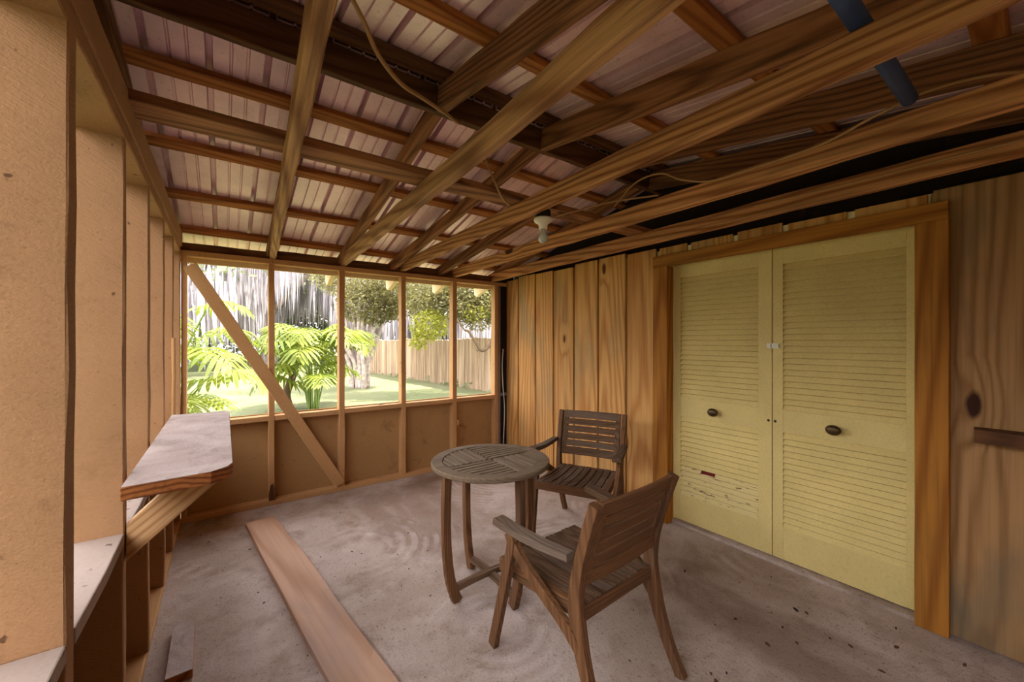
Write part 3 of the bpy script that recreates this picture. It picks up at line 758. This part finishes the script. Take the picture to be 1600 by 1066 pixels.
# dry leaves and litter on the slab
rn = random.Random(11)
def leaf(x, y, s, mat, label, group, rz, z=.0):
    mb = MB(); pts = [(0,0),(.25,.16),(.55,.2),(.85,.1),(1,0),(.85,-.1),(.55,-.2),(.25,-.16)]
    top = [(px*s, py*s*1.2, .004+.16*s*abs(py)*2+.1*s*px*px) for px, py in pts]; bot = [(a, b_, c-.0025) for a, b_, c in top]
    n = len(pts); mb.add(top+bot, [list(range(n)), list(range(n, 2*n))[::-1]]+[[i, (i+1) % n, n+(i+1) % n, n+i] for i in range(n)])
    o = mb.build('dry_leaf', mat, None, (0,0,0)); o.location = (x, y, z); o.rotation_euler = (0, 0, rz); return tag(o, label, 'leaf', group)
A = 'dry brown leaf lying on the concrete floor between the chairs and the louvred doors'
for i in range(34):
    x = rn.uniform(2.0, 3.05); y = rn.uniform(-3.9, -2.45)
    if i > 24: x = rn.uniform(1.75, 2.9); y = rn.uniform(-3.6, -2.9)
    leaf(x, y, rn.choice([.012, .016, .02, .026, .036]), LEAFB if i % 3 else LEAFD, A, 'leaf litter by the doors', rn.uniform(0, 6.28))
Bq = 'tiny dark leaf fragment on the floor between the wall shelf and the table'
for i in range(34):
    leaf(rn.uniform(.1, 1.5), rn.uniform(-2.2, -.2), rn.uniform(.008, .018), LEAFD, Bq, 'litter on the left of the floor', rn.uniform(0, 6.28))
leaf(1.60, -.0+.045, .06, LEAFD, 'dark curled leaf lying on the sill of the third back window', None, .3, .791)
c1 = MB()
# damaged foot of the first post
o = MB().add([(.0, 0, 0), (.046, 0, 0), (.046, 0, .10), (.03, 0, .15), (.012, 0, .13), (0, 0, .06),
              (.0, -.008, 0), (.046, -.004, 0), (.046, -.006, .10), (.03, -.004, .15), (.012, -.007, .13), (0, -.004, .06)],
             [[5,4,3,2,1,0],[6,7,8,9,10,11]]+[[i, (i+1) % 6, 6+(i+1) % 6, 6+i] for i in range(6)]).build('rotted_patch', DARKW['Z'], wb, (0,0,0))
o.location = (.625, -.0005, .046)

# ------------------------------------------------------------------ outdoors: lawn, fence, trees, shrubs
MB().add([(-60,-40,-.15),(60,-40,-.15),(60,60,-.15),(-60,60,-.15)], [[0,1,2,3]]).build('lawn', LAWN, kind='structure')

def blades(mb, rn, c, rad, n, size, flat=.6, keep=None):
    """leaf blades filling an ellipsoid shell"""
    c = Vector(c); rad = Vector(rad)
    for i in range(n):
        while True:
            p = Vector((rn.uniform(-1,1), rn.uniform(-1,1), rn.uniform(-1,1)))
            if .25 < p.length < 1: break
        q = c+Vector((p.x*rad.x, p.y*rad.y, p.z*rad.z))
        if keep and not keep(q): continue
        d = Vector((rn.uniform(-1,1), rn.uniform(-1,1), rn.uniform(-1,.5))).normalized()
        sd = d.cross(Vector((rn.uniform(-1,1), rn.uniform(-1,1), rn.uniform(-1,1)))).normalized()
        s = size*rn.uniform(.6, 1.3)
        o = len(mb.v); mb.v += [q, q+d*s*.5+sd*s*.24, q+d*s, q+d*s*.5-sd*s*.24]; mb.f.append([o, o+1, o+2, o+3])
def strands(mb, rn, c, rad, n, lo, hi, w):
    c = Vector(c)
    for i in range(n):
        p = c+Vector((rn.uniform(-1,1)*rad[0], rn.uniform(-1,1)*rad[1], rn.uniform(-1,1)*rad[2])); L = rn.uniform(lo, hi)
        a = rn.uniform(0, 6.28); sd = Vector((math.cos(a), math.sin(a), 0))*w*rn.uniform(.5, 1.4)
        j = Vector((rn.uniform(-.1,.1), rn.uniform(-.1,.1), 0))
        o = len(mb.v)
        mb.v += [p-sd*.6, p+sd*.6, p-sd+j-Vector((0,0,L*.4)), p+sd+j-Vector((0,0,L*.45)), p+j*2-Vector((0,0,L))]
        mb.f += [[o, o+1, o+3, o+2], [o+2, o+3, o+4]]
GZ = -.15
def oak(x, y, h, spread, seed, label, moss=1500, leaves=4200):
    rn = random.Random(seed); t = thing('moss_oak', label, 'tree', (x, y, GZ), 0, 'mossy oaks beyond the lawn')
    mb = MB(); mb.tube(spline([(0,0,-.1), (.1,0,h*.12), (-.1,.1,h*.28), (.1,0,h*.42)], 5), [.55-.012*i for i in range(16)], 10)
    for k in range(6):
        a = k*1.05+rn.uniform(-.3,.3); e = Vector((math.cos(a)*spread*.8, math.sin(a)*spread*.8, h*rn.uniform(.55,.85)))
        P = spline([(0,0,h*.3), e*.4+Vector((0,0,h*.18)), e], 5); mb.tube(P, [.26-.018*i for i in range(len(P))], 7)
    mb.build('trunk', BARK, t, smooth=True)
    lf = MB(); ms = MB()
    for k in range(9):
        c = (rn.uniform(-1,1)*spread*.75, rn.uniform(-1,1)*spread*.7, h*rn.uniform(.32, .95))
        blades(lf, rn, c, (spread*.5, spread*.5, h*.18), leaves//9, .42)
    for k in range(16):
        c = (rn.uniform(-1,1)*spread*.9, rn.uniform(-1,1)*spread*.8, h*rn.uniform(.35, .8))
        strands(ms, rn, c, (1.3, 1.3, h*.08), moss//16*2, 1.0, 3.4, .06)
    lf.build('foliage', OAKL, t, fixn=False); o = ms.build('hanging_moss', MOSS, t, fixn=False)
    return t
oak(-2.6, 22, 10, 5.5, 1, 'tall oak hung with pale moss, seen at the left of the first window')
oak(2.6, 26, 11, 6, 2, 'pale moss draped oak with a forked trunk seen through the second window')
oak(8.5, 30, 11, 6, 3, 'moss draped oak far behind the pale multi stemmed tree')
oak(-9, 30, 12, 7, 4, 'distant moss draped oak at the far left edge of the view')
oak(17, 27, 10, 6, 5, 'distant oak rising behind the reed fence')
oak(5.2, 38, 13, 7, 6, 'furthest moss draped oak, between the others')
oak(13, 21, 8, 4.5, 8, 'moss hung oak showing just above the reed fence')
def hedge(x0, x1, y, h, seed, label):
    rn = random.Random(seed); mb = MB()
    t = thing('hedge', label, 'hedge', ((x0+x1)/2, y, GZ))
    n = int((x1-x0)/1.2)
    for k in range(n):
        blades(mb, rn, (x0+(x1-x0)*(k+.5)/n-(x0+x1)/2, rn.uniform(-.4,.4), h*.5), (1.0, .8, h*.55*rn.uniform(.8,1.2)), 900, .36)
    mb.build('foliage', OAKL, t, fixn=False); return t
hedge(-14, 12, 34, 5.2, 21, 'low dark line of bushes at the far end of the lawn')
def side_hedge(y0, y1, x, h, seed, label):
    rn = random.Random(seed); mb = MB(); t = thing('hedge', label, 'hedge', (x, (y0+y1)/2, GZ)); n = int((y1-y0)/1.0)
    for k in range(n):
        blades(mb, rn, (rn.uniform(-.4,.4), y0+(y1-y0)*(k+.5)/n-(y0+y1)/2, h*.5), (1.0, .9, h*.55*rn.uniform(.9,1.2)), 1500, .26)
    mb.build('foliage', LIVE, t, fixn=False)
side_hedge(-9, .5, -4.4, 2.9, 22, 'unseen tall hedge added to shade the openings of the left wall')  # out of view, added to hold back sky light from the left

# pale multi-stemmed tree
def stems_tree():
    rn = random.Random(9); t = thing('multi_stem_tree', 'pale many stemmed tree standing on the lawn in the third window', 'tree', (4.13, 10.0, GZ))
    mb = MB()
    for k in range(13):
        a = k*.9+rn.uniform(-.3,.3); r = rn.uniform(.08, .34); lean = rn.uniform(.3, 1.25)
        b_ = Vector((math.cos(a)*r, math.sin(a)*r, -.05)); e = Vector((math.cos(a)*lean, math.sin(a)*lean*.9, rn.uniform(2.5, 3.1)))
        P = spline([b_, b_*1.15+Vector((0,0,.7)), b_*.5+e*.5+Vector((rn.uniform(-.1,.1), 0, .15)), e], 5)
        r0 = rn.uniform(.07, .12); mb.tube(P, [r0*(1-.5*i/len(P)) for i in range(len(P))], 7)
    mb.build('stems', PBARK, t, smooth=True)
    lf = MB()
    for c, rd, n in (((.25, -.2, 2.85), (1.15, 1.1, .70), 3600), ((-.1, .3, 3.9), (1.5, 1.4, .9), 3600), ((1.1, -.4, 3.2), (1.1, 1.1, .85), 3000)):
        blades(lf, rn, c, rd, n, .13)
    lf.build('foliage', LIVE, t, fixn=False)
stems_tree()
# broad tree to the right with a low crooked branch
def broad_tree():
    rn = random.Random(4); t = thing('spreading_tree', 'broad leafy tree with a low crooked branch in front of the reed fence', 'tree', (8.2, 5.2, GZ))
    mb = MB(); o = Vector((8.2, 5.2, GZ))
    def br_(pts, r0, r1):
        P = spline([Vector(p)-o for p in pts], 6); mb.tube(P, [r0+(r1-r0)*i/(len(P)-1) for i in range(len(P))], 8)
    br_([(8.2, 5.2, -.2), (8.0, 5.3, 1.6), (7.3, 5.5, 2.4), (6.35, 5.9, 3.4), (5.6, 6.2, 4.6)], .2, .07)
    br_([(8.05, 5.3, 1.2), (7.1, 5.9, 1.36), (6.85, 6.0, 1.34), (6.5, 6, 1.17), (6.28, 6, 1.42), (6.05, 6, 1.72), (5.9, 6, 1.78), (5.7, 6.1, 2.1)], .075, .02)
    br_([(6.46, 6, 1.2), (6.36, 6.0, 1.17), (6.3, 6, 1.2)], .03, .012)
    mb.build('trunk', DBARK, t, smooth=True)
    lf = MB(); sn = MB()
    def bl(m, c, rd, n, s): blades(m, rn, Vector(c)-o, rd, n, s)
    bl(lf, (5.6, 7.4, 3.3), (1.1, 1.0, .85), 2600, .11); bl(lf, (6.3, 6.6, 3.0), (.9, .8, .75), 2600, .11); bl(lf, (6.9, 6.0, 2.75), (.7, .7, .75), 2200, .1)
    bl(lf, (7.4, 6.8, 3.4), (1.5, 1.2, .9), 2600, .12); bl(lf, (4.9, 8.2, 3.7), (1.0, 1.0, .7), 1800, .12); bl(lf, (6.5, 6.3, 2.25), (.6, .6, .5), 1100, .1); bl(lf, (5.3, 7.2, 2.75), (.75, .8, .5), 1900, .11); bl(lf, (5.9, 6.4, 2.55), (.6, .6, .5), 1100, .11); bl(lf, (7.0, 5.9, 2.3), (.4, .5, .5), 500, .1)
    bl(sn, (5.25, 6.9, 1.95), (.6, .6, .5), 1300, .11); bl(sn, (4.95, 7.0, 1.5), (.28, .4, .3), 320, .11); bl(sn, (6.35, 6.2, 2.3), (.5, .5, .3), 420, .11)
    lf.build('foliage', LIVE, t, fixn=False); f = sn.build('sunlit_foliage', LITL, t, fixn=False); f['label'] = 'leaves coloured bright yellow green to look sunlit'
broad_tree()

# reed fence
f = thing('reed_fence', 'tall weathered reed fence along the right of the lawn', 'fence', (7.05, 6.0, GZ))
M, L = along((7.6, 1.0, GZ), (6.3, 17.5, GZ))
mb = MB(); n = 420; vs = []; rn = random.Random(2)
for i in range(n+1):
    x = L*i/n; y = .035*math.sin(x*9)+rn.uniform(-.02,.02); h = 1.66+.03*math.sin(x*1.3)+rn.uniform(-.03,.03)
    vs += [(x, y, -.05), (x, y+.01, h), (x, y+.05, h), (x, y+.06, -.05)]
fs = []
for i in range(n):
    for q in range(3): fs.append([i*4+q, i*4+q+1, (i+1)*4+q+1, (i+1)*4+q])
mb.add([M @ Vector(v)-f.location for v in vs], fs); mb.build('reed_panel', REED, f, fixn=False)
mb = MB()
for i in range(6):
    p = M @ Vector((L*i/5.2, -.10, 0))
    MB().tube([p-f.location-Vector((0,0,.1)), p-f.location+Vector((0,0,1.55))], .05, 8).build('post', DBARK, f)
tf = MB(); rn = random.Random(31)
for i in range(60):
    p = M @ Vector((L*rn.uniform(0, 1), -.15, 0)); blades(tf, rn, p-f.location+Vector((0,0,.10)), (.3,.16,.14), 26, .16)
tg = tf.build('ground_cover', OAKL, None, fixn=False); tg.location = f.location; tg['kind'] = 'stuff'; tag(tg, 'rough green weeds growing along the foot of the reed fence', 'weeds')

# split-leaf philodendrons
def frond(mb, st, rn, base, tip, size, rise=.7, roll=0.0):
    """one long-stalked, deeply cut leaf; st collects the stalk"""
    base, tip = Vector(base), Vector(tip)
    out = (tip-base); out.z = 0; out = out.normalized() if out.length > .01 else Vector((1,0,0))
    mid = base.lerp(tip, .55)-out*.12; P = spline([base, mid, tip], 6)
    st.tube(P, [.020-.010*i/len(P) for i in range(len(P))], 6)
    side = Vector((-out.y, out.x, 0)); up = Vector((0,0,1))
    ax = [tip+out*size*(t*.75)+up*size*(rise*t-(rise+.25)*t*t*.85) for t in [i/10 for i in range(11)]]
    ax = [tip-out*size*.12-up*size*.02]+ax
    N = len(ax)-1
    for sgn in (-1, 1):
        nl = 15
        for i in range(nl):
            t = i/nl; k = t*N; a = int(k); p = ax[a].lerp(ax[min(a+1, N)], k-a)
            tang = (ax[min(a+1, N)]-ax[a]).normalized(); nrm = side.cross(tang).normalized()
            if nrm.z < 0: nrm = -nrm
            ln = size*.58*(math.sin(math.pi*min(1, .25+t*.72))**.75)*rn.uniform(.85, 1.1)
            ang = -.45+1.45*t
            d = (side*sgn*math.cos(ang)+tang*math.sin(ang)).normalized()
            wd = (tang*math.cos(ang)-side*sgn*math.sin(ang)).normalized(); w = size*.026
            pts = []
            for q, ww in ((0, .7), (.25, .8), (.5, 1.15), (.75, 1.0), (.92, .55), (1, .05)):
                c = p+d*ln*q-up*ln*(.34*q*q)+nrm*(.16*ln*q*(1-q)+.02*size*math.sin(q*6+i+roll))
                pts.append((c-wd*w*ww, c+wd*w*ww))
            o = len(mb.v)
            for l, r in pts: mb.v += [l, r]
            for j in range(len(pts)-1): mb.f.append([o+2*j, o+2*j+1, o+2*j+3, o+2*j+2])
    o = len(mb.v)
    for i, p in enumerate(ax):
        w = size*.05*(1-.85*i/N); mb.v += [p-side*w, p+side*w]
    for i in range(N): mb.f.append([o+2*i, o+2*i+1, o+2*i+3, o+2*i+2])
def philodendron(loc, leaves, label, seed, trunk=None):
    rn = random.Random(seed); t = thing('philodendron', label, 'plant', loc, 0, 'split leaf plants outside the back windows')
    for (b_, tp, s, dr) in leaves:
        lf, st = MB(), MB(); frond(lf, st, rn, b_, tp, s, dr, rn.uniform(-1,1))
        o = lf.build('leaf', PHIL, t, fixn=False); s_ = st.build('stalk', STALK, None, smooth=True); s_.parent = o
    if trunk:
        mb = MB(); mb.tube(spline(trunk, 5), [.10-.002*i for i in range(len(trunk)*5-4)], 10); mb.build('trunk', DBARK, t, smooth=True)
    return t
rn = random.Random(17)
L1 = []
for k in range(17):
    a = R(-170+k*21.2+rn.uniform(-10, 10)); r = rn.uniform(.25, .7); h = [.85, 1.45, 1.95, 1.15, 1.7][k % 5]+rn.uniform(-.1,.1)
    L1.append(((.09*math.cos(a), .09*math.sin(a), 0), (math.cos(a)*r, math.sin(a)*r, h), rn.uniform(.62, .9), rn.uniform(.35, .8)))
philodendron((-.45, 2.3, GZ), L1, 'bright green split leaf plant outside the first back window', 5)
L2 = []
for k in range(21):
    a = R(k*17.2+rn.uniform(-10, 10)); r = rn.uniform(.2, .85); h = [.95, 1.45, 1.75, 1.2, .7, 1.6][k % 6]+rn.uniform(-.12,.12)
    L2.append(((.10*math.cos(a), .10*math.sin(a), 0), (math.cos(a)*r, math.sin(a)*r, h), rn.uniform(.85, 1.25), rn.uniform(.4, .95)))
philodendron((2.0, 6.2, GZ), L2, 'bright green split leaf plant on the lawn behind the second back window', 6, [(-.42, .5, -.05), (-.5, .45, .35), (-.38, .42, .75), (-.45, .4, 1.05)])
